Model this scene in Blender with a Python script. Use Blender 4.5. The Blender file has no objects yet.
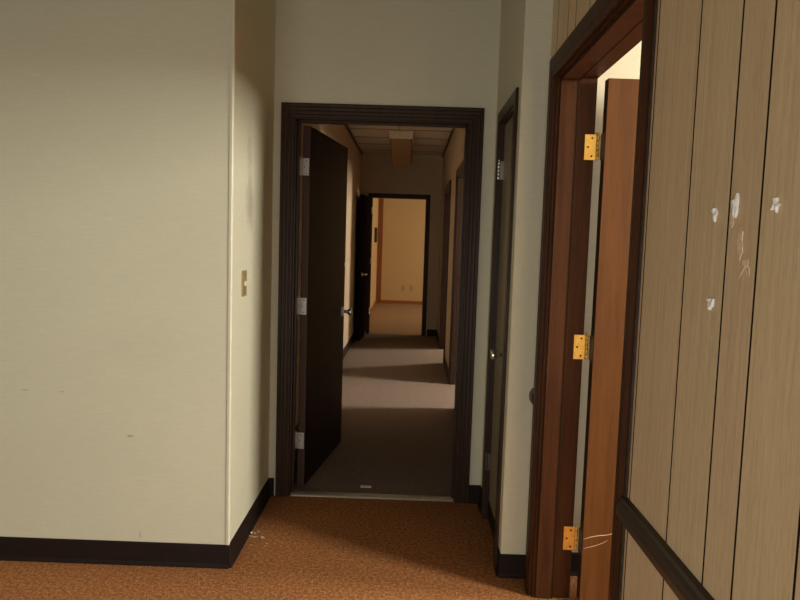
import bpy, bmesh, math, random
from mathutils import Vector, Matrix
random.seed(7)
sc = bpy.context.scene
col = sc.collection

# ---------------------------------------------------------------- materials
def nodes_of(name):
    m = bpy.data.materials.new(name); m.use_nodes = True
    nt = m.node_tree
    return m, nt, nt.nodes['Principled BSDF']

def N(nt, kind, **kw):
    n = nt.nodes.new(kind)
    for k, v in kw.items(): setattr(n, k, v)
    return n

def texcoord(nt, scale=(1, 1, 1)):
    tc = N(nt, 'ShaderNodeNewGeometry'); mp = N(nt, 'ShaderNodeMapping')
    mp.inputs['Scale'].default_value = scale
    nt.links.new(tc.outputs['Position'], mp.inputs['Vector'])
    return mp.outputs['Vector']

def objcoord(nt, scale=(1, 1, 1)):
    tc = N(nt, 'ShaderNodeTexCoord'); mp = N(nt, 'ShaderNodeMapping')
    mp.inputs['Scale'].default_value = scale
    nt.links.new(tc.outputs['Object'], mp.inputs['Vector'])
    return mp.outputs['Vector']

def noise(nt, vec, scale, detail=3.0, rough=.55):
    n = N(nt, 'ShaderNodeTexNoise')
    n.inputs['Scale'].default_value = scale; n.inputs['Detail'].default_value = detail
    n.inputs['Roughness'].default_value = rough
    nt.links.new(vec, n.inputs['Vector'])
    return n.outputs['Fac']

def ramp(nt, fac, stops):
    r = N(nt, 'ShaderNodeValToRGB'); el = r.color_ramp.elements
    el[0].position, el[0].color = stops[0][0], (*stops[0][1], 1)
    el[1].position, el[1].color = stops[-1][0], (*stops[-1][1], 1)
    for p, c in stops[1:-1]:
        e = el.new(p); e.color = (*c, 1)
    nt.links.new(fac, r.inputs['Fac'])
    return r.outputs['Color']

def mix(nt, fac, a, b, blend='MIX'):
    m = N(nt, 'ShaderNodeMix', data_type='RGBA', blend_type=blend)
    if isinstance(fac, (int, float)): m.inputs[0].default_value = fac
    else: nt.links.new(fac, m.inputs[0])
    for s, i in ((a, 6), (b, 7)):
        if isinstance(s, tuple): m.inputs[i].default_value = (*s, 1)
        else: nt.links.new(s, m.inputs[i])
    return m.outputs[2]

def math_(nt, op, a, b=None, clamp=False):
    n = N(nt, 'ShaderNodeMath', operation=op); n.use_clamp = clamp
    for s, i in ((a, 0), (b, 1)):
        if s is None: continue
        if isinstance(s, (int, float)): n.inputs[i].default_value = s
        else: nt.links.new(s, n.inputs[i])
    return n.outputs[0]

def bump(nt, bsdf, h, strength=.2, dist=.002):
    b = N(nt, 'ShaderNodeBump')
    b.inputs['Strength'].default_value = strength; b.inputs['Distance'].default_value = dist
    nt.links.new(h, b.inputs['Height']); nt.links.new(b.outputs['Normal'], bsdf.inputs['Normal'])

def plain(name, c, rough=.5, metal=0.0, var=.12, scale=40, spec=.5):
    m, nt, b = nodes_of(name)
    n = noise(nt, objcoord(nt), scale)
    d = tuple(x * (1 - var) for x in c); u = tuple(min(1, x * (1 + var)) for x in c)
    nt.links.new(ramp(nt, n, [(.3, d), (.7, u)]), b.inputs['Base Color'])
    b.inputs['Roughness'].default_value = rough; b.inputs['Metallic'].default_value = metal; b.inputs['Specular IOR Level'].default_value = spec
    return m

def wood(name, dark, light, rough=.4, axis='Z', freq=38, coat=0.0, world=True, spec=.28):
    m, nt, b = nodes_of(name)
    s = {'Z': (freq, freq, 1.6), 'Y': (freq, 1.6, freq), 'X': (1.6, freq, freq)}[axis]
    v = (texcoord if world else objcoord)(nt, s)
    g = noise(nt, v, 1.0, 6, .65)
    s2 = tuple(x * 5 for x in s)
    g2 = noise(nt, (texcoord if world else objcoord)(nt, s2), 1.0, 3, .6)
    f = math_(nt, 'ADD', math_(nt, 'MULTIPLY', g, .7), math_(nt, 'MULTIPLY', g2, .3))
    nt.links.new(ramp(nt, f, [(.34, dark), (.66, light)]), b.inputs['Base Color'])
    b.inputs['Roughness'].default_value = rough
    b.inputs['Coat Weight'].default_value = coat
    b.inputs['Specular IOR Level'].default_value = spec
    b.inputs['Coat Roughness'].default_value = .25
    bump(nt, b, g2, .12, .001)
    return m

def wallpaper(name, base, stains=(), rough=.62):
    """linen-weave vinyl wallpaper; stains = (centre xyz, radii xyz, colour, strength)"""
    m, nt, b = nodes_of(name)
    h = noise(nt, texcoord(nt, (14, 14, 330)), 1.0, 3, .6)
    w = noise(nt, texcoord(nt, (300, 300, 26)), 1.0, 2, .6)
    big = noise(nt, texcoord(nt, (1.3, 1.3, 1.3)), 1.0, 4, .6)
    weave = math_(nt, 'ADD', math_(nt, 'MULTIPLY', h, .65), math_(nt, 'MULTIPLY', w, .35))
    lo = tuple(x * .94 for x in base); hi = tuple(min(1, x * 1.05) for x in base)
    c = ramp(nt, weave, [(.35, lo), (.65, hi)])
    c = mix(nt, math_(nt, 'MULTIPLY', ramp(nt, big, [(.42, (0, 0, 0)), (.75, (1, 1, 1))]), .22), c,
            tuple(x * .8 for x in base))
    for cen, rad, colr, amt in stains:
        g = N(nt, 'ShaderNodeNewGeometry')
        sub = N(nt, 'ShaderNodeVectorMath', operation='SUBTRACT'); sub.inputs[1].default_value = cen
        nt.links.new(g.outputs['Position'], sub.inputs[0])
        div = N(nt, 'ShaderNodeVectorMath', operation='DIVIDE'); div.inputs[1].default_value = rad
        nt.links.new(sub.outputs[0], div.inputs[0])
        ln = N(nt, 'ShaderNodeVectorMath', operation='LENGTH'); nt.links.new(div.outputs[0], ln.inputs[0])
        q = noise(nt, texcoord(nt, (1, 1, 1)), 1.2 / max(.01, min(r for r in rad if r > 0)), 4, .7)
        d = math_(nt, 'ADD', ln.outputs['Value'], math_(nt, 'MULTIPLY', math_(nt, 'SUBTRACT', q, .5), 1.6))
        f = N(nt, 'ShaderNodeMapRange'); f.inputs[1].default_value = 1.1; f.inputs[2].default_value = .25
        f.inputs[3].default_value = 0; f.inputs[4].default_value = amt
        nt.links.new(d, f.inputs[0])
        c = mix(nt, f.outputs[0], c, colr)
    nt.links.new(c, b.inputs['Base Color'])
    b.inputs['Roughness'].default_value = rough
    bump(nt, b, weave, .12, .0004)
    return m

def carpet(name, a, b_, c_, scale=150, bstr=.9, spots=()):
    m, nt, b = nodes_of(name)
    v = texcoord(nt)
    n1 = noise(nt, v, scale, 3, .7); n2 = noise(nt, v, scale * .33, 3, .7); n3 = noise(nt, v, 2.2, 3, .6)
    f = math_(nt, 'ADD', math_(nt, 'MULTIPLY', n1, .6), math_(nt, 'MULTIPLY', n2, .4))
    c = ramp(nt, f, [(.36, a), (.5, b_), (.64, c_)])
    c = mix(nt, math_(nt, 'MULTIPLY', n3, .3), c, a)
    for (sx, sy, r, colr, amt) in spots:
        g = N(nt, 'ShaderNodeNewGeometry')
        ds = N(nt, 'ShaderNodeVectorMath', operation='DISTANCE'); ds.inputs[1].default_value = (sx, sy, 0)
        nt.links.new(g.outputs['Position'], ds.inputs[0])
        mr = N(nt, 'ShaderNodeMapRange'); mr.inputs[1].default_value = r; mr.inputs[2].default_value = r * .55
        mr.inputs[3].default_value = 0; mr.inputs[4].default_value = amt
        nt.links.new(ds.outputs['Value'], mr.inputs[0])
        c = mix(nt, mr.outputs[0], c, colr)
    nt.links.new(c, b.inputs['Base Color'])
    b.inputs['Roughness'].default_value = .95
    b.inputs['Specular IOR Level'].default_value = .1
    bump(nt, b, f, bstr, .006)
    return m

def panelling(name):
    """printed wood panelling: each plank its own tone, fine vertical grain"""
    m, nt, b = nodes_of(name)
    g = N(nt, 'ShaderNodeNewGeometry')
    isl = g.outputs['Random Per Island']
    gr = noise(nt, texcoord(nt, (60, 95, 2.2)), 1.0, 5, .68)
    fine = noise(nt, texcoord(nt, (420, 420, 28)), 1.0, 2, .6)
    broad = noise(nt, texcoord(nt, (9, 16, .7)), 1.0, 3, .6)
    f = math_(nt, 'ADD', math_(nt, 'MULTIPLY', gr, .55), math_(nt, 'MULTIPLY', fine, .45))
    c = ramp(nt, f, [(.32, (.47, .345, .21)), (.5, (.65, .505, .325)), (.7, (.77, .635, .445))])
    tone = ramp(nt, isl, [(0, (.93, .96, .98)), (.35, (1.08, .98, .88)), (.7, (.98, 1.0, .95)), (1, (1.08, 1.04, .95))])
    c = mix(nt, 1.0, c, tone, 'MULTIPLY')
    c = mix(nt, math_(nt, 'MULTIPLY', broad, .35), c, (.58, .415, .255))
    nt.links.new(c, b.inputs['Base Color'])
    b.inputs['Roughness'].default_value = .5
    bump(nt, b, f, .15, .0008)
    return m

STAINS = [((-.735, 3.117, 1.56), (.2, .085, .13), (.30, .26, .24), .7),
          ((-.735, 3.10, 1.78), (.2, .05, .16), (.34, .30, .26), .45),
          ((-1.158, 2.80, .561), (.018, .2, .005), (.12, .10, .07), .7),
          ((-1.116, 2.80, .129), (.004, .2, .016), (.15, .13, .09), .6),
          ((-1.602, 2.80, .744), (.018, .2, .004), (.20, .17, .12), .5),
          ((-1.445, 2.80, .742), (.014, .2, .004), (.20, .17, .12), .5),
          ((-1.10, 2.80, .95), (.22, .2, .12), (.42, .39, .30), .1)]
M = {}
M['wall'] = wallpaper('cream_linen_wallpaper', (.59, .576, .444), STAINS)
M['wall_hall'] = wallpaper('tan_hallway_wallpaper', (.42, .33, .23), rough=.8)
M['wall_white'] = wallpaper('white_painted_wall', (.57, .50, .36), rough=.7)
M['wall_far'] = wallpaper('warm_cream_far_wall', (.47, .34, .185), rough=.7)
M['paint'] = plain('ceiling_dark_paint', (.24, .23, .20), .8, 0, .04, 20)  # unseen ceilings, darkened to cut light bounced onto the upper walls
M['bead'] = plain('cream_vinyl_corner_bead', (.61, .59, .46), .5, 0, .03, 15, .3)
M['panel'] = panelling('woodgrain_panelling')
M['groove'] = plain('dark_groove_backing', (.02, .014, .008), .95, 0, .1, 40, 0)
M['carpet'] = carpet('rust_orange_carpet', (.10, .032, .012), (.30, .118, .042), (.58, .30, .125), 190, .9,
                     [(-.255, 3.468, .035, (.20, .10, .05), .5), (.351, 3.355, .008, (.45, .35, .22), .8)])
M['carpet_hall'] = carpet('taupe_hallway_carpet', (.135, .104, .087), (.19, .150, .127), (.25, .20, .172), 120, .5)
M['carpet_far'] = carpet('hall_carpet_lit_tone', (.26, .18, .12), (.34, .235, .155), (.42, .30, .20), 120, .5)  # hallway carpet again, paler and warmer to paint in the far room's light
M['base'] = plain('dark_brown_vinyl_baseboard', (.015, .0085, .007), .6, 0, .15, 25, .15)
M['dark'] = wood('dark_walnut_trim', (.022, .0115, .007), (.050, .028, .018), .38, 'Z', 45, spec=.18)
M['dark_h'] = wood('dark_walnut_trim_level', (.022, .0125, .0085), (.052, .031, .022), .34, 'X', 45)
M['dark_y'] = wood('dark_walnut_rail', (.028, .017, .012), (.062, .04, .028), .38, 'Y', 45)
M['leaf_dark'] = wood('dark_brown_door_veneer', (.011, .006, .005), (.022, .0125, .0095), .6, 'Z', 30, spec=.1)
M['leaf_matt'] = wood('matt_dark_door_veneer', (.010, .006, .005), (.017, .010, .008), .95, 'Z', 30, spec=.0)
M['leaf_edge'] = wood('reddish_door_edge', (.04, .018, .012), (.075, .036, .024), .5, 'Z', 40)
M['jamb'] = wood('red_brown_jamb', (.033, .0105, .0036), (.072, .026, .0095), .45, 'Z', 32, 0, spec=.12)
M['jamb_y'] = wood('red_brown_head_jamb', (.033, .0105, .0036), (.072, .026, .0095), .45, 'Y', 32, 0, spec=.12)
M['leaf_red'] = wood('orange_brown_door_veneer', (.066, .0235, .0052), (.112, .043, .0105), .5, 'Z', 26, 0, spec=.15)
M['edge_dark'] = wood('dark_door_edge', (.03, .012, .008), (.06, .025, .015), .5, 'Z', 40)
M['closet'] = wood('olive_grey_closet_door', (.20, .175, .115), (.28, .245, .165), .4, 'Z', 40)
M['orange_wood'] = wood('orange_far_room_trim', (.17, .055, .016), (.26, .09, .028), .5, 'Z', 30)
M['orange_wood_x'] = wood('orange_far_room_base', (.22, .075, .022), (.32, .115, .035), .5, 'X', 30)
M['brass'] = plain('polished_brass', (.78, .50, .13), .34, .75, .10, 60)
M['steel'] = plain('satin_steel', (.62, .60, .55), .38, .6, .08, 60)
M['chrome'] = plain('chrome', (.72, .71, .69), .2, .95, .04, 60)
M['dull'] = plain('dark_hinge_metal', (.10, .085, .07), .5, .6, .2, 50)  # dark metal for hinge parts, latch plate and box cover
M['alu'] = plain('aluminium_threshold', (.60, .57, .52), .38, .7, .1, 30)
M['screw'] = plain('dark_screw_head', (.05, .03, .015), .5, .5)
M['tile'] = plain('fissured_ceiling_tile', (.50, .44, .36), .9, 0, .12, 70)
M['tbar'] = plain('ceiling_grid_bar', (.26, .23, .19), .6, 0, .05, 20)
M['fix'] = plain('cream_lamp_housing', (.68, .62, .48), .5, 0, .04, 20)
M['diff'] = plain('yellowed_plastic_diffuser', (.20, .118, .058), .5, 0, .12, 30)
M['plate'] = plain('tan_switch_plate', (.34, .26, .13), .4, .3, .1, 40)
M['outlet'] = plain('beige_outlet_plate', (.36, .27, .16), .5, 0, .05, 40)
M['ivory'] = plain('ivory_plastic', (.66, .58, .40), .4, 0, .05, 40)
M['dbrown'] = plain('dark_plastic', (.03, .025, .02), .5)
M['tape'] = plain('clear_white_tape', (.92, .90, .87), .14, 0, .05, 200, 1.0)
M['scar'] = plain('bare_torn_veneer', (.82, .60, .42), .5, 0, .2, 220)
M['paper'] = plain('pale_paper', (.60, .55, .48), .8, 0, .1, 90)
M['lint'] = plain('white_lint', (.48, .36, .25), .9, 0, .15, 200)
M['rubber'] = plain('grey_green_rubber', (.10, .12, .09), .7)
M['scratch'] = plain('pale_scratch_in_veneer', (.55, .33, .19), .6, 0, .2, 200)

# ---------------------------------------------------------------- mesh helpers
def add_box(bm, lo, hi, mi=0):
    vs = [bm.verts.new((x, y, z)) for z in (lo[2], hi[2]) for y in (lo[1], hi[1]) for x in (lo[0], hi[0])]
    for q in ((0, 2, 3, 1), (4, 5, 7, 6), (0, 1, 5, 4), (2, 6, 7, 3), (0, 4, 6, 2), (1, 3, 7, 5)):
        f = bm.faces.new([vs[i] for i in q]); f.material_index = mi

def boxes(*bs):
    bm = bmesh.new()
    for b in bs: add_box(bm, *b)
    return bm

def lathe(bm, prof, M4=Matrix.Identity(4), seg=20, mi=0):
    """prof: (radius, height) along local Z, transformed by M4"""
    rings = []
    for r, h in prof:
        if r < 1e-6: rings.append([bm.verts.new(M4 @ Vector((0, 0, h)))])
        else: rings.append([bm.verts.new(M4 @ Vector((r * math.cos(2 * math.pi * k / seg), r * math.sin(2 * math.pi * k / seg), h))) for k in range(seg)])
    for a, b in zip(rings, rings[1:]):
        for k in range(seg):
            k2 = (k + 1) % seg
            p = [a[k % len(a)], a[k2 % len(a)], b[k2 % len(b)], b[k % len(b)]]
            u = []
            for v in p:
                if v not in u: u.append(v)
            if len(u) > 2:
                f = bm.faces.new(u); f.smooth = True; f.material_index = mi
    if len(rings[0]) > 1: bm.faces.new(rings[0][::-1])
    if len(rings[-1]) > 1: bm.faces.new(rings[-1])

def prism(bm, poly, d0, d1, fn):
    """poly of (u,v) swept from d0 to d1; fn(u,v,d) -> xyz"""
    a = [bm.verts.new(fn(u, v, d0)) for u, v in poly]; b = [bm.verts.new(fn(u, v, d1)) for u, v in poly]
    n = len(poly)
    for i in range(n):
        bm.faces.new((a[i], a[(i + 1) % n], b[(i + 1) % n], b[i]))
    bm.faces.new(a[::-1]); bm.faces.new(b)

CAS0 = [(0, 0), (0, .011), (.006, .015), (.013, .015), (.016, .0115), (.020, .0115), (.023, .017), (.032, .0175), (.035, .014),
       (.039, .014), (.042, .0195), (.052, .020), (.055, .0165), (.059, .0165), (.062, .021), (.069, .021), (.072, .018), (.072, 0)]
CAS = [(u, t if t == 0 else .0165 + (t - .0165) * .55) for u, t in CAS0]
FLAT = [(0, 0), (0, .012), (.004, .015), (.020, .0165), (.024, .0185), (.060, .0185), (.070, .0182), (.074, .0172), (.074, 0)]
PLAIN = [(0, 0), (0, .010), (.003, .013), (.050, .013), (.054, .010), (.054, 0)]

def casing(bm, a0, a1, H, prof, fn, z0=0.0, kleft=1.0, kright=1.0):
    """three mitred casing boards round an opening; fn(a, z, t) -> xyz; t grows out of the wall"""
    rows = []
    for u, t in prof:
        rows.append([bm.verts.new(fn(a0 - u * kleft, z0, t)), bm.verts.new(fn(a0 - u * kleft, H + u, t)),
                     bm.verts.new(fn(a1 + u * kright, H + u, t)), bm.verts.new(fn(a1 + u * kright, z0, t))])
    n = len(rows)
    for i in range(n):
        r, s = rows[i], rows[(i + 1) % n]
        for k in range(3):
            bm.faces.new((r[k], r[k + 1], s[k + 1], s[k]))
    bm.faces.new([r[0] for r in rows]); bm.faces.new([r[3] for r in rows][::-1])

def obj(name, bm, mats, parent=None, origin=None, bevel=0, kind=None, local=False):
    bmesh.ops.recalc_face_normals(bm, faces=bm.faces)
    if origin is None:
        origin = Vector((0, 0, 0))
        if parent is not None and not local: origin = Vector(parent.get('_o', (0, 0, 0)))
    else: origin = Vector(origin)
    if not local: bmesh.ops.translate(bm, verts=bm.verts, vec=-origin)
    me = bpy.data.meshes.new(name); bm.to_mesh(me); bm.free()
    for m in (mats if isinstance(mats, (list, tuple)) else [mats]): me.materials.append(M[m])
    o = bpy.data.objects.new(name, me); col.objects.link(o)
    if parent is not None:
        o.parent = parent
    else: o.location = origin
    if bevel:
        bv = o.modifiers.new('bevel', 'BEVEL'); bv.width = bevel; bv.segments = 2; bv.limit_method = 'ANGLE'
    if kind: o['kind'] = kind
    return o

ORIG = {}
def empty(name, loc, rz=0.0):
    o = bpy.data.objects.new(name, None); col.objects.link(o)
    o.location = loc; o.rotation_euler = (0, 0, rz); o.empty_display_size = .1
    return o

def tag(o, label, cat, group=None, kind=None):
    o['label'] = label; o['category'] = cat
    if group: o['group'] = group
    if kind: o['kind'] = kind
    return o

def S(name, bm, mats, label=None, cat=None, bevel=0, origin=None):
    if origin is None:
        xs = [v.co for v in bm.verts]
        origin = ((min(v.x for v in xs) + max(v.x for v in xs)) / 2, (min(v.y for v in xs) + max(v.y for v in xs)) / 2, min(v.z for v in xs))
    o = obj(name, bm, mats, None, origin, bevel, 'structure')
    if label: o['label'] = label; o['category'] = cat
    return o

def part(name, bm, mats, root, bevel=0, label=None, local=True):
    o = obj(name, bm, mats, root, local=local, bevel=bevel) if local else obj(name, bm, mats, root, origin=root.location, bevel=bevel)
    if label: o['label'] = label
    return o

# ---------------------------------------------------------------- key dimensions (metres; camera at the origin looking along +Y)
AX0, AX1 = -.735, .43        # alcove side walls
YA, YB = 2.80, 3.63          # left wall face, back wall face
PX = .54                     # panelled wall face
CH = 3.25                    # front ceiling
HX0, HX1 = -.76, .45         # hallway walls
HE = 10.20                   # hallway end wall face
HC = 2.69                    # hallway ceiling

# ---------------------------------------------------------------- floors, ceilings
S('floor', boxes(((-4.2, -1.37, -.06), (4.3, YB + .035, 0))), 'carpet', 'rust orange carpet floor of the front room', 'floor')
S('floor_far_room', boxes(((-1.0, HE + .06, -.06), (3.7, 15.4, 0))), 'carpet_far', 'hallway carpet in the far room, its warm light put into a paler tan', 'floor')
S('floor_hall', boxes(((-1.0, YB + .035, -.06), (3.7, HE + .06, 0))), 'carpet_hall', 'taupe carpet floor of the hallway beyond the threshold', 'floor')
S('ceiling', boxes(((-4.2, -1.37, CH), (4.3, YB + .12, CH + .06))), 'paint', 'unseen ceiling of the front room, darkened to cut bounced light', 'ceiling')
bm = boxes(((HX0, YB + .12, HC), (HX1, HE, HC + .05)))
y = 4.29
for k in range(10):
    add_box(bm, (HX0, y - .012, HC - .006), (HX1, y + .012, HC), 1); y += .61
for x in (-.16,):
    add_box(bm, (x - .012, YB + .12, HC - .005), (x + .012, HE, HC), 1)
S('ceiling_hall', bm, ['tile', 'tbar'], 'lay-in tile ceiling over the dim hallway', 'ceiling')
S('ceiling_side_rooms', boxes(((.57, 3.75, 2.69), (3.7, HE, 2.75))), 'paint', 'unseen ceiling over the rooms off the hallway, darkened to cut bounced light', 'ceiling')
S('ceiling_far_room', boxes(((-.88, HE + .12, 2.69), (3.7, 15.42, 2.75))), 'paint', 'unseen ceiling of the far room, darkened to cut bounced light', 'ceiling')

# ---------------------------------------------------------------- walls
S('wall_left', boxes(((-4.2, YA, 0), (AX0, YB + .12, CH))), 'wall', 'cream linen papered wall on the left, wrapping the corner into the alcove', 'wall')
bm = boxes(((AX0, YB, 0), (-.635, YB + .12, CH)), ((.305, YB, 0), (AX1, YB + .12, CH)), ((-.635, YB, 2.06), (.305, YB + .12, CH)))
S('wall_back', bm, 'wall', 'cream wall around the dark hallway door frame', 'wall')
bm = boxes(((AX1, 2.81, 0), (PX + .03, 2.925, CH)), ((AX1, 3.43, 0), (PX + .03, YB + .12, CH)), ((AX1, 2.925, 2.025), (PX + .03, 3.43, CH)))
S('wall_right_alcove', bm, 'wall', 'narrow cream wall end beside the closet door', 'wall')
# panelled wall: planks with real grooves over a dark backing
grooves = [-1.17, -.93, -.56, -.33, .06, .30, .52, .74, .90, 1.067, 1.172, 1.343, 1.574, 1.80, 2.02, 2.212, 2.40, 2.519, 2.70]
bm = boxes(((PX + .005, -1.25, 0), (.69, 1.632, CH), 1), ((PX + .005, 2.67, 0), (.69, 2.85, CH), 1), ((PX + .005, 1.632, 2.075), (.69, 2.67, CH), 1))
edges = [-1.25] + grooves + [2.81]
for a, b in zip(edges, edges[1:]):
    a += .003; b -= .003
    if b <= 1.632 or a >= 2.67: segs = [(a, b, 0)]
    elif a < 1.632: segs = [(a, 1.632, 0), (1.632, b, 2.075)]
    elif b > 2.67: segs = [(a, 2.67, 2.075), (2.67, b, 0)]
    else: segs = [(a, b, 2.075)]
    for s0, s1, z0 in segs: add_box(bm, (PX, s0, z0), (PX + .006, s1, CH), 0)
bm.normal_update()
bmesh.ops.recalc_face_normals(bm, faces=bm.faces)
for f_ in bm.faces:
    if abs(f_.normal.y) > .5: f_.material_index = 1
S('wall_right', bm, ['panel', 'groove'], 'woodgrain panelled wall with dark vertical grooves on the right', 'wall')
W1 = (-1.6, .35)  # opening of the unseen window added behind the camera
S('wall_front', boxes(((-4.2, -1.37, 0), (W1[0], -1.25, CH)), ((W1[1], -1.37, 0), (.69, -1.25, CH)), ((W1[0], -1.37, 0), (W1[1], -1.25, .08)), ((W1[0], -1.37, 1.5), (W1[1], -1.25, CH))), 'wall')
S('wall_far_left', boxes(((-4.32, -1.37, 0), (-4.2, YB + .12, CH))), 'wall')
# side room seen through the open door on the right
S('wall_side_room_back', boxes(((PX + .03, 2.85, 0), (4.3, 2.97, CH))), 'wall_white', 'white wall of the side room behind the open door', 'wall')
S('wall_side_room_end', boxes(((4.2, -1.6, 0), (4.32, .45, CH)), ((4.2, 1.25, 0), (4.32, 1.8, CH)), ((4.2, 2.75, 0), (4.32, 2.85, CH)), ((4.2, .45, 0), (4.32, 1.25, 1.8)), ((4.2, .45, 3.0), (4.32, 1.25, CH)), ((4.2, 1.8, 0), (4.32, 2.75, .7)), ((4.2, 1.8, 2.2), (4.32, 2.75, CH))), 'wall_white')
S('wall_side_room_front', boxes(((.69, -1.72, 0), (4.32, -1.6, CH))), 'wall_white')
# hallway
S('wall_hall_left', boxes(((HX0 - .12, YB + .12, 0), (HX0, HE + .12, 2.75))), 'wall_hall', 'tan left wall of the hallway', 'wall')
D2 = (5.75, 6.72); D3 = (7.95, 8.97); DH = 2.05
bs = []
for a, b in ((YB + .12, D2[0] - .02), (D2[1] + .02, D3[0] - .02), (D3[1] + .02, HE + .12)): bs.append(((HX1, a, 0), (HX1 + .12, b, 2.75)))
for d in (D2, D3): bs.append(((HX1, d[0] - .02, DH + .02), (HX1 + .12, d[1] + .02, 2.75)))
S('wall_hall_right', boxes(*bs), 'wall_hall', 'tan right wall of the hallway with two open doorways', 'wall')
FX0, FX1 = -.575, .217
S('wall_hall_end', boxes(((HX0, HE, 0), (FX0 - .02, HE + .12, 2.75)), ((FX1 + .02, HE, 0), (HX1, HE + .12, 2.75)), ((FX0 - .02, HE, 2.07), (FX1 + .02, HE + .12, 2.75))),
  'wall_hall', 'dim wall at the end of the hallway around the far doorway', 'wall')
# rooms off the hallway
S('wall_room_divider', boxes(((.57, 7.28, 0), (3.6, 7.38, 2.75))), 'wall_far')
S('wall_room_near', boxes(((.57, 3.75, 0), (3.6, 3.87, 2.75))), 'wall_far')
S('wall_room_end', boxes(((HX1 + .12, HE, 0), (3.7, HE + .12, 2.75))), 'wall_far')
W3 = (5.72, 6.38); W4 = (9.2, 9.86)
bs = []
for a, b in ((3.75, W3[0]), (W3[1], W4[0]), (W4[1], HE + .12)): bs.append(((3.6, a, 0), (3.72, b, 2.75)))
for w in (W3, W4): bs += [((3.6, w[0], 0), (3.72, w[1], 1.1)), ((3.6, w[0], 2.6), (3.72, w[1], 2.75))]
S('wall_room_outer', boxes(*bs), 'wall_far')
# far room
S('wall_far_room_back', boxes(((-.88, 15.3, 0), (3.72, 15.42, 2.75))), 'wall_far', 'warm lit back wall of the far room', 'wall')
S('wall_far_room_left', boxes(((-.88, HE + .12, 0), (-.73, 15.3, 2.75))), 'wall_far')
S('wall_far_room_right', boxes(((3.6, HE + .12, 0), (3.72, 12.0, 2.75)), ((3.6, 13.6, 0), (3.72, 15.3, 2.75)), ((3.6, 12.0, 0), (3.72, 13.6, .8)), ((3.6, 12.0, 2.2), (3.72, 13.6, 2.75))), 'wall_far')

# corner bead of the left wall
bm = bmesh.new()
prism(bm, [(AX0 - .011, YA), (AX0 - .011, YA - .0025), (AX0 - .001, YA - .003), (AX0 + .003, YA), (AX0 + .003, YA + .012), (AX0, YA + .012), (AX0, YA)], .10, CH, lambda u, v, d: (u, v, d))
S('trim_1', bm, 'bead', 'thin cream corner bead on the outside corner of the left wall', 'trim')

# ---------------------------------------------------------------- baseboards
BP = [(0, 0), (.016, 0), (.010, .006), (.0055, .016), (.0045, .094), (.002, .1), (0, .1)]
def base(name, segs, label, mat='base'):
    bm = bmesh.new()
    for axis, f, s, a, b in segs:     # axis 'X': board runs along X on a wall face y = f; s = direction out of the wall
        if axis == 'X': prism(bm, BP, a, b, lambda u, v, d: (d, f + s * u, v))
        else: prism(bm, BP, a, b, lambda u, v, d: (f + s * u, d, v))
    S(name, bm, mat, label, 'baseboard')
base('baseboard_left', [('X', YA, -1, -4.2, AX0 + .0045), ('Y', AX0, 1, YA - .0045, YB)], 'dark brown vinyl baseboard under the cream left wall')
base('baseboard_back', [('X', YB, -1, AX0, -.705), ('X', YB, -1, .362, AX1)], 'short dark baseboards either side of the hallway door frame')
base('baseboard_right', [('X', 2.81, -1, AX1 - .0045, PX), ('Y', AX1, -1, 2.81 - .0045, 2.872), ('Y', AX1, -1, 3.487, YB)], 'dark baseboard at the foot of the narrow wall end')
base('baseboard_panelled', [('Y', PX, -1, -1.25, 1.6)], 'dark baseboard of the panelled wall')
base('baseboard_side_room', [('X', 2.85, -1, .69, 4.2)], 'dark baseboard in the side room')
base('baseboard_hall', [('Y', HX0, 1, YB + .14, HE), ('Y', HX1, -1, YB + .14, D2[0] - .09), ('Y', HX1, -1, D2[1] + .09, D3[0] - .09), ('Y', HX1, -1, D3[1] + .09, HE), ('X', HE, -1, FX1 + .08, HX1)],
     'dark baseboards along the hallway walls')
bm = boxes(((-.62, 15.285, 0), (3.6, 15.3, .075)), ((-.73, HE + .2, 0), (-.717, 15.278, .075)))
S('baseboard_far_room', bm, 'orange_wood_x', 'orange wood baseboard of the far room', 'baseboard')
S('trim_2', boxes(((-.73, 15.278, 0), (-.62, 15.3, 2.45))), 'orange_wood', 'orange wood upright in the corner of the far room', 'trim')
# ceiling angles in the hallway, coloured dark to draw the shade line there
S('shade_trim_3', boxes(((HX0, YB + .12, HC - .025), (HX0 + .02, HE, HC - .0005)), ((HX1 - .02, YB + .12, HC - .025), (HX1, HE, HC - .0005))), 'dark', 'angle trim darkened to draw the shade where hallway walls meet the ceiling', 'trim')

# ---------------------------------------------------------------- hallway door frame
def frame_y(name, a0, a1, H, yf, depth, prof, label, stop_y=None, both=True, zmat=('dark', 'dark_h')):
    """door frame in a wall facing -Y at y = yf"""
    bm = bmesh.new()
    casing(bm, a0 - .008, a1 + .008, H + .008, prof, lambda a, z, t: (a, yf - t, z))
    if both: casing(bm, a0 - .008, a1 + .008, H + .008, prof, lambda a, z, t: (a, yf + depth + t, z))
    add_box(bm, (a0 - .02, yf - .001, 0), (a0, yf + depth + .001, H)); add_box(bm, (a1, yf - .001, 0), (a1 + .02, yf + depth + .001, H))
    add_box(bm, (a0 - .02, yf - .001, H), (a1 + .02, yf + depth + .001, H + .02))
    if stop_y:
        y0, y1 = stop_y
        add_box(bm, (a0, y0, 0), (a0 + .011, y1, H)); add_box(bm, (a1 - .011, y0, 0), (a1, y1, H)); add_box(bm, (a0, y0, H - .011), (a1, y1, H))
    return S(name, bm, zmat[0], label, 'door frame', bevel=.0012)
frame_y('trim_4', -.615, .285, 2.04, YB, .12, CAS, 'dark fluted wood frame around the hallway doorway', (YB + .035, YB + .075))
frame_y('trim_5', FX0, FX1, 2.045, HE, .12, [(u * .8, t) for u, t in CAS], 'dark frame around the doorway at the end of the hallway')
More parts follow.
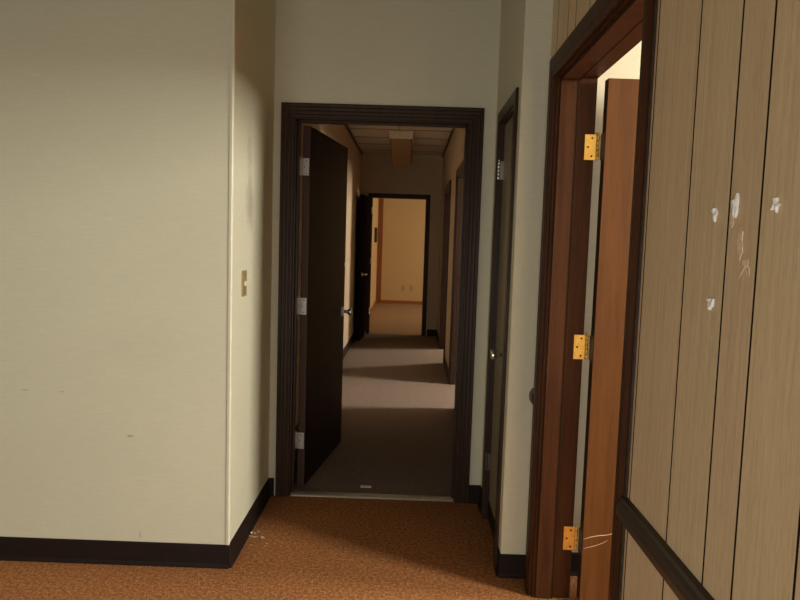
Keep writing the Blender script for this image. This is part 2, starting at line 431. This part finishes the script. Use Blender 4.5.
def frame_x(name, a0, a1, H, xf, depth, prof, label, out=-1, mats='dark', kl=1.0, kr=1.0, jd=.001, sx=None, reveal=.008, both=False, bev=.0012):
    bm = bmesh.new()
    casing(bm, a0 - reveal, a1 + reveal, H + reveal, prof, lambda a, z, t: (xf + out * t, a, z), 0, kl, kr)
    x0, x1 = sorted((xf + out * jd, xf - out * (depth + .001)))
    add_box(bm, (x0, a0 - .02, 0), (x1, a0, H)); add_box(bm, (x0, a1, 0), (x1, a1 + .02, H)); add_box(bm, (x0, a0 - .02, H), (x1, a1 + .02, H + .02))
    if both: casing(bm, a0 - reveal, a1 + reveal, H + reveal, prof, lambda a, z, t: (xf + depth + t, a, z))
    if sx:
        add_box(bm, (sx[0], a0, 0), (sx[1], a0 + .012, H)); add_box(bm, (sx[0], a1 - .012, 0), (sx[1], a1, H)); add_box(bm, (sx[0], a0, H - .012), (sx[1], a1, H))
    return S(name, bm, mats, label, 'door frame', bevel=bev)
frame_x('trim_6', D2[0], D2[1], DH, HX1, .12, CAS, 'dark frame of the nearer open doorway on the hallway right wall', both=True)
frame_x('trim_7', D3[0], D3[1], DH, HX1, .12, CAS, 'dark frame of the farther open doorway on the hallway right wall', both=True)
frame_x('trim_8', 2.945, 3.41, 2.005, AX1, .05, PLAIN, 'narrow dark frame around the closet door', jd=.001)
frame_x('trim_9', 1.652, 2.65, 2.055, PX, .15, FLAT, 'reddish brown wooden door frame in the panelled wall', mats='jamb', sx=(.552, .615), reveal=.01, kl=.5, bev=0)

o = bpy.data.objects['trim_9']
obj('shadow_line_strip', boxes(((.615, 2.6365, 0), (.6195, 2.6495, 2.055)), ((.615, 1.652, 2.0425), (.6195, 2.6365, 2.0545))), 'groove', o, origin=o.location)  # dark strip that draws the shadow line beside the door stop
# threshold strip
bm = bmesh.new()
prism(bm, [(YB + .002, 0), (YB + .008, .006), (YB + .028, .009), (YB + .045, .009), (YB + .064, .006), (YB + .07, 0)], -.615, .285, lambda u, v, d: (d, u, v))
S('trim_10', bm, 'alu', 'aluminium threshold strip between orange and taupe carpet', 'threshold')

# chair rail
RP = [(0, 0), (.012, .002), (.02, .012), (.0225, .03), (.021, .046), (.014, .054), (.012, .062), (0, .065)]
bm = bmesh.new(); prism(bm, RP, -1.25, 1.598, lambda u, v, d: (PX - u, d, .761 + v))
S('trim_11', bm, 'dark_y', 'dark wooden chair rail along the panelled wall', 'chair rail')
bm = bmesh.new(); prism(bm, RP, 2.752, 2.805, lambda u, v, d: (PX - u, d, .761 + v))
S('trim_12', bm, 'dark_y', 'short stub of dark chair rail between door frame and cream wall end', 'chair rail')
S('trim_13', boxes(((PX - .006, 1.588, 0), (PX, 1.6005, CH))), 'dark_y', 'thin edge strip where panelling meets the door frame', 'trim')

# ---------------------------------------------------------------- hinges, knobs, doors
def rotz(a): return Matrix.Rotation(a, 4, 'Z')
def barrel_bm(x, y, z0, h, r=.0065):
    bm = bmesh.new(); n = 5; s = h / n
    for k in range(n):
        lathe(bm, [(r * .75, 0), (r, .0012), (r, s - .0012), (r * .75, s)], Matrix.Translation((x, y, z0 + k * s)), 14)
    lathe(bm, [(0, 0), (r * .7, 0), (r * .95, .004), (r * .5, .008), (0, .009)], Matrix.Translation((x, y, z0 + h)), 12)
    return bm
def knob_bm(base, direction, L=.068, R=.026):
    """rose, neck and flared knob along `direction` from `base`"""
    q = Vector((0, 0, 1)).rotation_difference(Vector(direction).normalized()).to_matrix().to_4x4()
    m = Matrix.Translation(base) @ q
    rose = bmesh.new(); lathe(rose, [(0, 0), (.033, 0), (.033, .003), (.028, .008), (.015, .010), (0, .010)], m, 28)
    kb = bmesh.new()
    lathe(kb, [(0, .008), (.012, .008), (.0105, .018), (.010, .028), (.013, .036), (R * .78, .046), (R, .055), (R, L - .004), (R * .9, L), (0, L + .0012)], m, 28)
    return rose, kb
def slab(lo, hi): return boxes((lo, hi))

# door_1: dark door standing open into the hallway. local: hinge pin at origin, leaf runs along +Y, thickness towards +X
d = empty('door_1', (-.606, YB + .137, 0), -math.radians(8.0))
tag(d, 'dark brown flush door swung open into the hallway against its left side', 'door', kind='structure')
bm = slab((.004, .004, .012), (.046, .886, 2.028))
for f in bm.faces:
    if abs(f.normal.y) > .5 or f.calc_center_median().y < .01: f.material_index = 1
leaf = part('door_leaf', bm, ['leaf_dark', 'leaf_edge'], d, bevel=.0015)
for z in (.226, .993, 1.76):
    h = part('hinge', barrel_bm(-.006, -.003, z, .093), 'steel', d, label='silver hinge on the dark hallway door')
    lf = part('hinge_leaf', boxes(((-.004, .0015, z), (.040, .0038, z + .093))), 'steel', h)
    sb = bmesh.new()
    for (sx, sz) in ((.026, .012), (.016, .046), (.026, .08)):
        lathe(sb, [(0, 0), (.0035, 0), (.0035, .001), (0, .0014)], Matrix.Translation((sx, .0016, z + sz)) @ Matrix.Rotation(math.radians(90), 4, 'X'), 10)
    part('screw', sb, 'screw', lf)
for sx, xf in ((1, .046), (-1, .004)):
    if sx < 0: continue
    rose, kb = knob_bm((xf, .826, .930), (sx, 0, 0))
    k = part('door_knob', kb, 'chrome', d, label='chrome knob on the open dark door'); part('rose', rose, 'steel', k)
part('latch_plate', boxes(((.012, .8855, .90), (.038, .8872, .957))), 'dull', d)
part('strike_edge_plate', boxes(((.0455, .872, 1.235), (.0475, .886, 1.26))), 'brass', d)

# door_2: reddish door open into the side room on the right. local: hinge pin at origin, leaf along +X, face towards -Y
d = empty('door_2', (.704, 2.648, 0), math.radians(1.5))
tag(d, 'reddish brown flush door standing open into the side room on the right', 'door', kind='structure')
bm = slab((.012, -.052, .015), (.955, -.008, 2.045))
for f in bm.faces:
    if f.calc_center_median().x < .02: f.material_index = 1
part('door_leaf', bm, ['leaf_red', 'edge_dark'], d, bevel=.0012)
# pale scratches low on the face
def scratch(pts, w=.0016):
    bm = bmesh.new(); vs = []
    for i, (x, z) in enumerate(pts):
        ww = w * (.35 + .65 * math.sin(math.pi * (i + .6) / (len(pts) + .2)))
        vs.append((bm.verts.new((x, -.0522, z - ww)), bm.verts.new((x, -.0522, z + ww)), bm.verts.new((x, -.0528, z))))
    for a, b in zip(vs, vs[1:]):
        bm.faces.new((a[0], b[0], b[2], a[2])); bm.faces.new((a[2], b[2], b[1], a[1]))
    return bm
s1 = part('scratch', scratch([(.015, .272), (.04, .281), (.075, .288), (.105, .291), (.135, .299)]), 'scratch', d, label='pale upper scratch low on the reddish door')
s2 = part('scratch', scratch([(.017, .234), (.04, .240), (.07, .249), (.095, .260), (.112, .270)], .0012), 'scratch', d, label='pale lower scratch low on the reddish door')
for z in (.203, .979, 1.75):
    h = part('hinge', barrel_bm(.0, .0, z, .096, .0075), 'brass', d, label='shiny brass hinge')
    lf = part('door_side_leaf', boxes(((.0095, -.046, z), (.0118, -.004, z + .096))), 'dull', h)
part_root = d
rose, kb = knob_bm((.89, -.052, .93), (0, -1, 0)); k = part('door_knob', kb, 'chrome', d); part('rose', rose, 'steel', k)
FR = bpy.data.objects['trim_9']
# jamb side leaves of the brass hinges stay on the frame
for z in (.203, .979, 1.75):
    bm = boxes(((.654, 2.6465, z), (.700, 2.6495, z + .096)))
    o = obj('hinge_plate', bm, 'brass', FR, origin=FR.location, bevel=.0008)
    o['label'] = {.203: 'lowest', .979: 'middle', 1.75: 'topmost'}[z] + ' shiny brass hinge plate on the reddish door frame'
    for (sx, sz) in ((.682, .014), (.667, .048), (.682, .082)):
        sb = bmesh.new()
        lathe(sb, [(0, 0), (.0042, 0), (.0042, .001), (.003, .0016), (0, .0012)], Matrix.Translation((sx, 2.6466, z + sz)) @ Matrix.Rotation(math.radians(90), 4, 'X'), 12)
        obj('screw', sb, 'screw', o, origin=FR.location)

# door_3: closed closet door on the alcove's right wall. world-aligned local coords
d = empty('door_3', (.448, 3.41, 0))
tag(d, 'narrow olive grey closet door shut in the alcove side wall', 'door', kind='structure')
part('door_leaf', slab((0, -.462, .012), (.035, -.003, 2.0)), 'closet', d, bevel=.001)
part('kick_strip', slab((-.0022, -.455, .012), (.001, -.01, .105)), 'base', d, label='dark strip across the foot of the closet door')
for z, mm in ((.262, 'dull'), (1.735, 'chrome')):
    h = part('hinge', barrel_bm(-.022, -.008, z, .09, .0085), mm, d, label='bright upper hinge of the closet door' if z > 1 else 'dark lower hinge of the closet door')
    part('hinge_leaf', boxes(((-.016, -.012, z), (-.0006, -.003, z + .09))), mm, h)
rose, kb = knob_bm((0, -.395, .925), (-1, 0, 0), .070, .025)
k = part('door_knob', kb, 'chrome', d, label='chrome knob of the closet door'); part('rose', rose, 'steel', k)

# door_4: far door at the hallway end, open into the hallway along the left wall
d = empty('door_4', (FX0 - .012, HE - .022, 0), math.radians(-5.5))
tag(d, 'dark door at the far end of the hallway, folded back along its left wall', 'door', kind='structure')
part('door_leaf', slab((-.044, -.80, .012), (-.002, -.004, 2.035)), 'leaf_matt', d, bevel=.0015)
for z in (.30, 1.05, 1.80):
    part('hinge', barrel_bm(.004, .0, z, .095, .008), 'steel', d)
bm = bmesh.new()
m = Matrix.Translation((-.002, -.735, .935)) @ Matrix.Rotation(math.radians(90), 4, 'Y')
lathe(bm, [(0, 0), (.03, 0), (.03, .006), (.012, .01), (.011, .05), (0, .052)], m, 20)
add_box(bm, (.04, -.75, .925), (.056, -.62, .945))
part('lever_handle', bm, 'chrome', d, bevel=.002, label='silver lever handle of the far door')

# ---------------------------------------------------------------- windows that light the place, two of them added for fill (behind and beside the camera, and in the rooms)
def window(name, fn, a0, a1, z0, z1):
    bm = bmesh.new(); t = .045
    def b(a, c, e, f): 
        p, q = fn(a, e, -.03), fn(c, f, .03)
        add_box(bm, tuple(min(i, j) for i, j in zip(p, q)), tuple(max(i, j) for i, j in zip(p, q)))
    b(a0, a0 + t, z0, z1); b(a1 - t, a1, z0, z1); b(a0, a1, z0, z0 + t); b(a0, a1, z1 - t, z1)
    b(a0, a1, (z0 + z1) / 2 - .015, (z0 + z1) / 2 + .015)
    return S(name, bm, 'fix')
window('added_window_1', lambda a, z, t: (a, -1.31 + t, z), W1[0], W1[1], .08, 1.5)  # unseen, added behind the camera for flash-like fill
window('window_2', lambda a, z, t: (4.26 + t, a, z), .45, 1.25, 1.8, 3.0)
window('added_window_6', lambda a, z, t: (4.26 + t, a, z), 1.8, 2.75, .7, 2.2)  # unseen, added to brighten the gap behind the open door
window('window_3', lambda a, z, t: (3.66 + t, a, z), W3[0], W3[1], 1.1, 2.6)
window('window_4', lambda a, z, t: (3.66 + t, a, z), W4[0], W4[1], 1.1, 2.6)
window('window_5', lambda a, z, t: (3.66 + t, a, z), 12.0, 13.6, .8, 2.2)

# ---------------------------------------------------------------- things
# ceiling light with a sagging diffuser
d = empty('ceiling_light', (-.146, 8.65, HC))
tag(d, 'unlit hallway ceiling light with its yellowed cover sagging at the far end', 'ceiling light')
bm = bmesh.new()
prism(bm, [(-.145, 0), (-.125, -.05), (.125, -.05), (.145, 0)], -.60, .60, lambda u, v, q: (u, q, v))
part('housing', bm, 'fix', d, bevel=.002)
bm = bmesh.new()
prism(bm, [(-.145, -.001), (-.132, -.088), (.132, -.088), (.145, -.001)], -.625, -.601, lambda u, v, q: (u, q, v))
part('end_cap', bm, 'fix', d, bevel=.004, label='cream end cap facing the camera')
bm = bmesh.new()
ny = 8
prof = [(-.135, .035), (-.134, .006), (-.118, -.006), (-.06, -.010), (0, -.011), (.06, -.010), (.118, -.006), (.134, .006), (.135, .035),
        (.131, .035), (.130, .008), (.116, -.002), (0, -.007), (-.116, -.002), (-.130, .008), (-.131, .035)]
rows = []
for j in range(ny + 1):
    s = j / ny; zz = -.078 - .19 * s; tw = .16 * s
    rows.append([bm.verts.new((u * (1 - .06 * s), -.60 + 1.2 * s, zz + v + u * tw)) for u, v in prof])
n = len(prof)
for a, b in zip(rows, rows[1:]):
    for i in range(n): bm.faces.new((a[i], a[(i + 1) % n], b[(i + 1) % n], b[i]))
bm.faces.new(rows[0]); bm.faces.new(rows[-1][::-1])
part('diffuser', bm, 'diff', d, label='yellowed plastic diffuser hanging loose')

# light switch on the alcove's left wall
d = empty('light_switch', (AX0, 3.012, 1.152))
tag(d, 'tan light switch plate on the cream alcove wall at the left', 'light switch')
part('cover_plate', slab((.0002, -.036, 0), (.006, .036, .115)), 'plate', d, bevel=.002)
part('toggle', boxes(((.0055, -.012, .046), (.012, .012, .068))), 'ivory', d, bevel=.002, label='ivory toggle')
for z in (.018, .097):
    bm = bmesh.new(); lathe(bm, [(0, 0), (.004, 0), (.0035, .0012), (0, .0015)], Matrix.Translation((.0058, 0, z)) @ Matrix.Rotation(math.radians(90), 4, 'Y'), 10)
    part('screw', bm, 'screw', d)

# two outlets on the far room's back wall
for i, (x, lab) in enumerate(((-.125, 'left one of two wall outlets low on the far room back wall'), (.062, 'right one of two wall outlets low on the far room back wall'))):
    d = empty('wall_outlet', (x, 15.3, .30))
    tag(d, lab, 'wall outlet', 'outlets on the far room wall')
    part('cover_plate', slab((-.04, -.006, 0), (.04, -.0003, .12)), 'outlet', d, bevel=.002)
    for z in (.022, .072):
        bm = boxes(((-.017, -.0085, z), (.017, -.0058, z + .028)))
        part('socket', bm, 'plate', d, bevel=.001)
# small dark wall box on the far room's left wall
d = empty('wall_box', (-.73, 13.94, 1.37))
tag(d, 'narrow dark box fixed to the left wall of the far room', 'wall box')
part('body', slab((.0005, -.07, 0), (.05, .07, .30)), 'dbrown', d, bevel=.005)
part('cover', slab((.0502, -.06, .02), (.056, .06, .28)), 'dull', d, bevel=.002)

# torn tape and bare spots on the panelling
def blot(cy, cz, ry, rz, seed, n=14, th=.0006, jag=.35, tilt=0.0):
    rnd = random.Random(seed); bm = bmesh.new(); pts = []
    for k in range(n):
        a = 2 * math.pi * k / n; q = 1 + rnd.uniform(-jag, jag)
        u, v = ry * q * math.cos(a), rz * q * math.sin(a)
        pts.append((cy + u * math.cos(tilt) - v * math.sin(tilt), cz + u * math.sin(tilt) + v * math.cos(tilt)))
    base_v = [bm.verts.new((PX + .0015, p[0], p[1])) for p in pts]
    top = [bm.verts.new((PX - th - rnd.uniform(0, th * 3), cy + (p[0] - cy) * .93, cz + (p[1] - cz) * .93)) for p in pts]
    c = bm.verts.new((PX - th * 3.2, cy, cz))
    for k in range(n):
        k2 = (k + 1) % n
        bm.faces.new((base_v[k], base_v[k2], top[k2], top[k])); bm.faces.new((top[k], top[k2], c))
    bm.faces.new(base_v[::-1])
    return bm
def bit(name, bm, mat, label, cat, group, cy, cz):
    o = obj(name, bm, mat, None, (PX, cy, cz)); return tag(o, label, cat, group)
TG = 'torn tape bits on the panelling'
t = bit('tape_scrap', blot(1.222, 1.484, .0075, .012, 1, th=.0017), 'tape', 'small white tape scrap on the panelling, leftmost of the upper three', 'tape scrap', TG, 1.222, 1.484)
t = bit('tape_scrap', blot(1.146, 1.494, .0075, .019, 2, tilt=.05, th=.0017), 'tape', 'tallest bright white tape strip on the panelling above the torn patch', 'tape scrap', TG, 1.146, 1.494)
t = bit('tape_scrap', blot(1.021, 1.491, .0105, .009, 3, jag=.5, th=.0017), 'tape', 'small round white tape scrap on the panelling, nearest the right edge', 'tape scrap', TG, 1.021, 1.491)
t = bit('tape_scrap', blot(1.216, 1.327, .010, .013, 4, jag=.5, th=.0017), 'tape', 'faded tape scrap lowest on the panelling beside the door frame', 'tape scrap', TG, 1.216, 1.327)
SG = 'bare torn spots on the panelling'
bit('torn_patch', blot(1.124, 1.431, .0095, .022, 5, th=.0004), 'scar', 'tall pale torn patch in the panelling below the white tape strip', 'torn patch', SG, 1.124, 1.431)
bm = blot(1.100, 1.401, .008, .008, 6, th=.0004)
for (a, b, c2, d2) in ((1.112, 1.404, 1.085, 1.376), (1.098, 1.400, 1.122, 1.372), (1.090, 1.398, 1.084, 1.380)):
    dv = Vector((c2 - a, d2 - b)); nn = Vector((-dv.y, dv.x)).normalized() * .0022
    vs = [bm.verts.new((PX - .0008, a + nn.x, b + nn.y)), bm.verts.new((PX - .0008, a - nn.x, b - nn.y)), bm.verts.new((PX - .0003, c2, d2)), bm.verts.new((PX - .0018, (a + c2) / 2, (b + d2) / 2))]
    bm.faces.new((vs[0], vs[3], vs[2])); bm.faces.new((vs[3], vs[1], vs[2])); bm.faces.new((vs[0], vs[1], vs[3]))
bit('torn_patch', bm, 'scar', 'pale splintered gouge in the panelling below the tall torn patch', 'torn patch', SG, 1.100, 1.401)
bit('torn_patch', blot(1.158, 1.474, .007, .018, 8, th=.0003, jag=.45), 'scar', 'faint tan bare spot in the panelling just left of the tallest tape strip', 'torn patch', SG, 1.158, 1.474)

# scrap on the hallway carpet, lint on the orange carpet, door stop
bm = boxes(((-.240, 3.795, .0), (-.178, 3.825, .004)), ((-.214, 3.797, .004), (-.208, 3.823, .0055)))
tag(obj('paper_scrap', bm, 'paper', None, (-.209, 3.81, 0), .001), 'small pale scrap on the dark hallway carpet just past the threshold', 'scrap')
rnd = random.Random(5); bm = bmesh.new()
for k in range(9):
    cx, cy = -.700 + rnd.uniform(-.012, .085) , 3.10 + rnd.gauss(0, .05); r = rnd.uniform(.004, .011); a = rnd.uniform(0, 6)
    vs = [bm.verts.new((cx + r * math.cos(a + q) * (1.8 if i % 2 else .6), cy + r * math.sin(a + q), .0015 + .003 * (i == 1))) for i, q in enumerate((0, 1.2, 2.6, 4.0, 5.2))]
    bm.faces.new(vs)
tag(obj('lint', bm, 'lint', None, (-.67, 3.10, 0)), 'pale lint crumbs on the orange carpet beside the left baseboard', 'lint', kind='stuff')
bm = bmesh.new(); lathe(bm, [(0, 0), (.005, 0), (.0055, .004), (.003, .006), (0, .0065)], Matrix.Translation((-.7155, 3.145, 0)), 14)
tag(obj('paint_chip', bm, 'tape', None, (-.7155, 3.145, 0)), 'bright white chip at the foot of the left alcove baseboard', 'chip')
d = empty('door_stop', (-.625, 9.88, 0))
tag(d, 'small grey green door stop on the floor at the far hallway door', 'door stop')
bm = bmesh.new(); lathe(bm, [(0, 0), (.032, 0), (.032, .012), (.02, .02), (.018, .05), (0, .05)], seg=18); part('base', bm, 'rubber', d)
bm = bmesh.new(); lathe(bm, [(0, .048), (.023, .048), (.025, .06), (.02, .075), (0, .08)], seg=18); part('rubber_tip', bm, 'rubber', d)

# ---------------------------------------------------------------- light
def area(name, loc, direction, sx, sy, power, colr):
    l = bpy.data.lights.new(name, 'AREA'); l.shape = 'RECTANGLE'; l.size = sx; l.size_y = sy; l.energy = power; l.color = colr
    o = bpy.data.objects.new(name, l); col.objects.link(o); o.location = loc
    o.rotation_euler = Vector(direction).to_track_quat('-Z', 'Y').to_euler()
    return o
area('added_fill_front', (-.625, -1.22, .79), (0, 1, 0), 1.85, 1.3, 39, (1.0, .972, .86))  # added fill from behind the camera, standing in for a flash
area('daylight_side', (4.16, .85, 2.4), (-1, 0, 0), .75, 1.1, 330, (1.0, .935, .80))
area('added_fill_side', (4.16, 2.38, 1.45), (-1, .03, 0), .75, 1.4, 300, (1.0, .93, .78))  # added fill that brightens the wall seen through the hinge gap
area('daylight_room', (3.56, 6.05, 1.85), (-1, 0, 0), .6, 1.3, 290, (1.0, .88, .71))
area('daylight_room_far', (3.56, 9.53, 1.85), (-1, 0, 0), .6, 1.3, 220, (1.0, .86, .67))
area('daylight_far_room', (3.56, 12.8, 1.5), (-1, .1, 0), 1.5, 1.3, 110, (1.0, .74, .45))
w = bpy.data.worlds.new('World'); sc.world = w; w.use_nodes = True
w.node_tree.nodes['Background'].inputs[0].default_value = (.75, .82, 1, 1); w.node_tree.nodes['Background'].inputs[1].default_value = .6

# ---------------------------------------------------------------- camera
f = 680.0; roll = .0312; p = math.atan(59.3 / f); yaw = math.atan(8.2 / f)
fw = Vector((-math.sin(yaw) * math.cos(p), math.cos(yaw) * math.cos(p), -math.sin(p)))
r0 = fw.cross(Vector((0, 0, 1))).normalized(); u0 = r0.cross(fw)
c, s = math.cos(roll), math.sin(roll)
rt = c * r0 + s * u0; up = -s * r0 + c * u0
cam = bpy.data.cameras.new('camera'); cam.sensor_width = 36; cam.lens = f / 800 * 36; cam.clip_start = .05
co = bpy.data.objects.new('camera', cam); col.objects.link(co)
co.matrix_world = Matrix(((rt.x, up.x, -fw.x, 0), (rt.y, up.y, -fw.y, 0), (rt.z, up.z, -fw.z, 1.42), (0, 0, 0, 1)))
sc.camera = co
sc.view_settings.view_transform = 'Standard'; sc.view_settings.look = 'None'
sc.view_settings.gamma = 1; sc.view_settings.exposure = 0; sc.view_settings.use_curve_mapping = False
sc.cycles.max_bounces = 10; sc.cycles.diffuse_bounces = 7; sc.cycles.use_denoising = True
sc.cycles.sample_clamp_indirect = 6
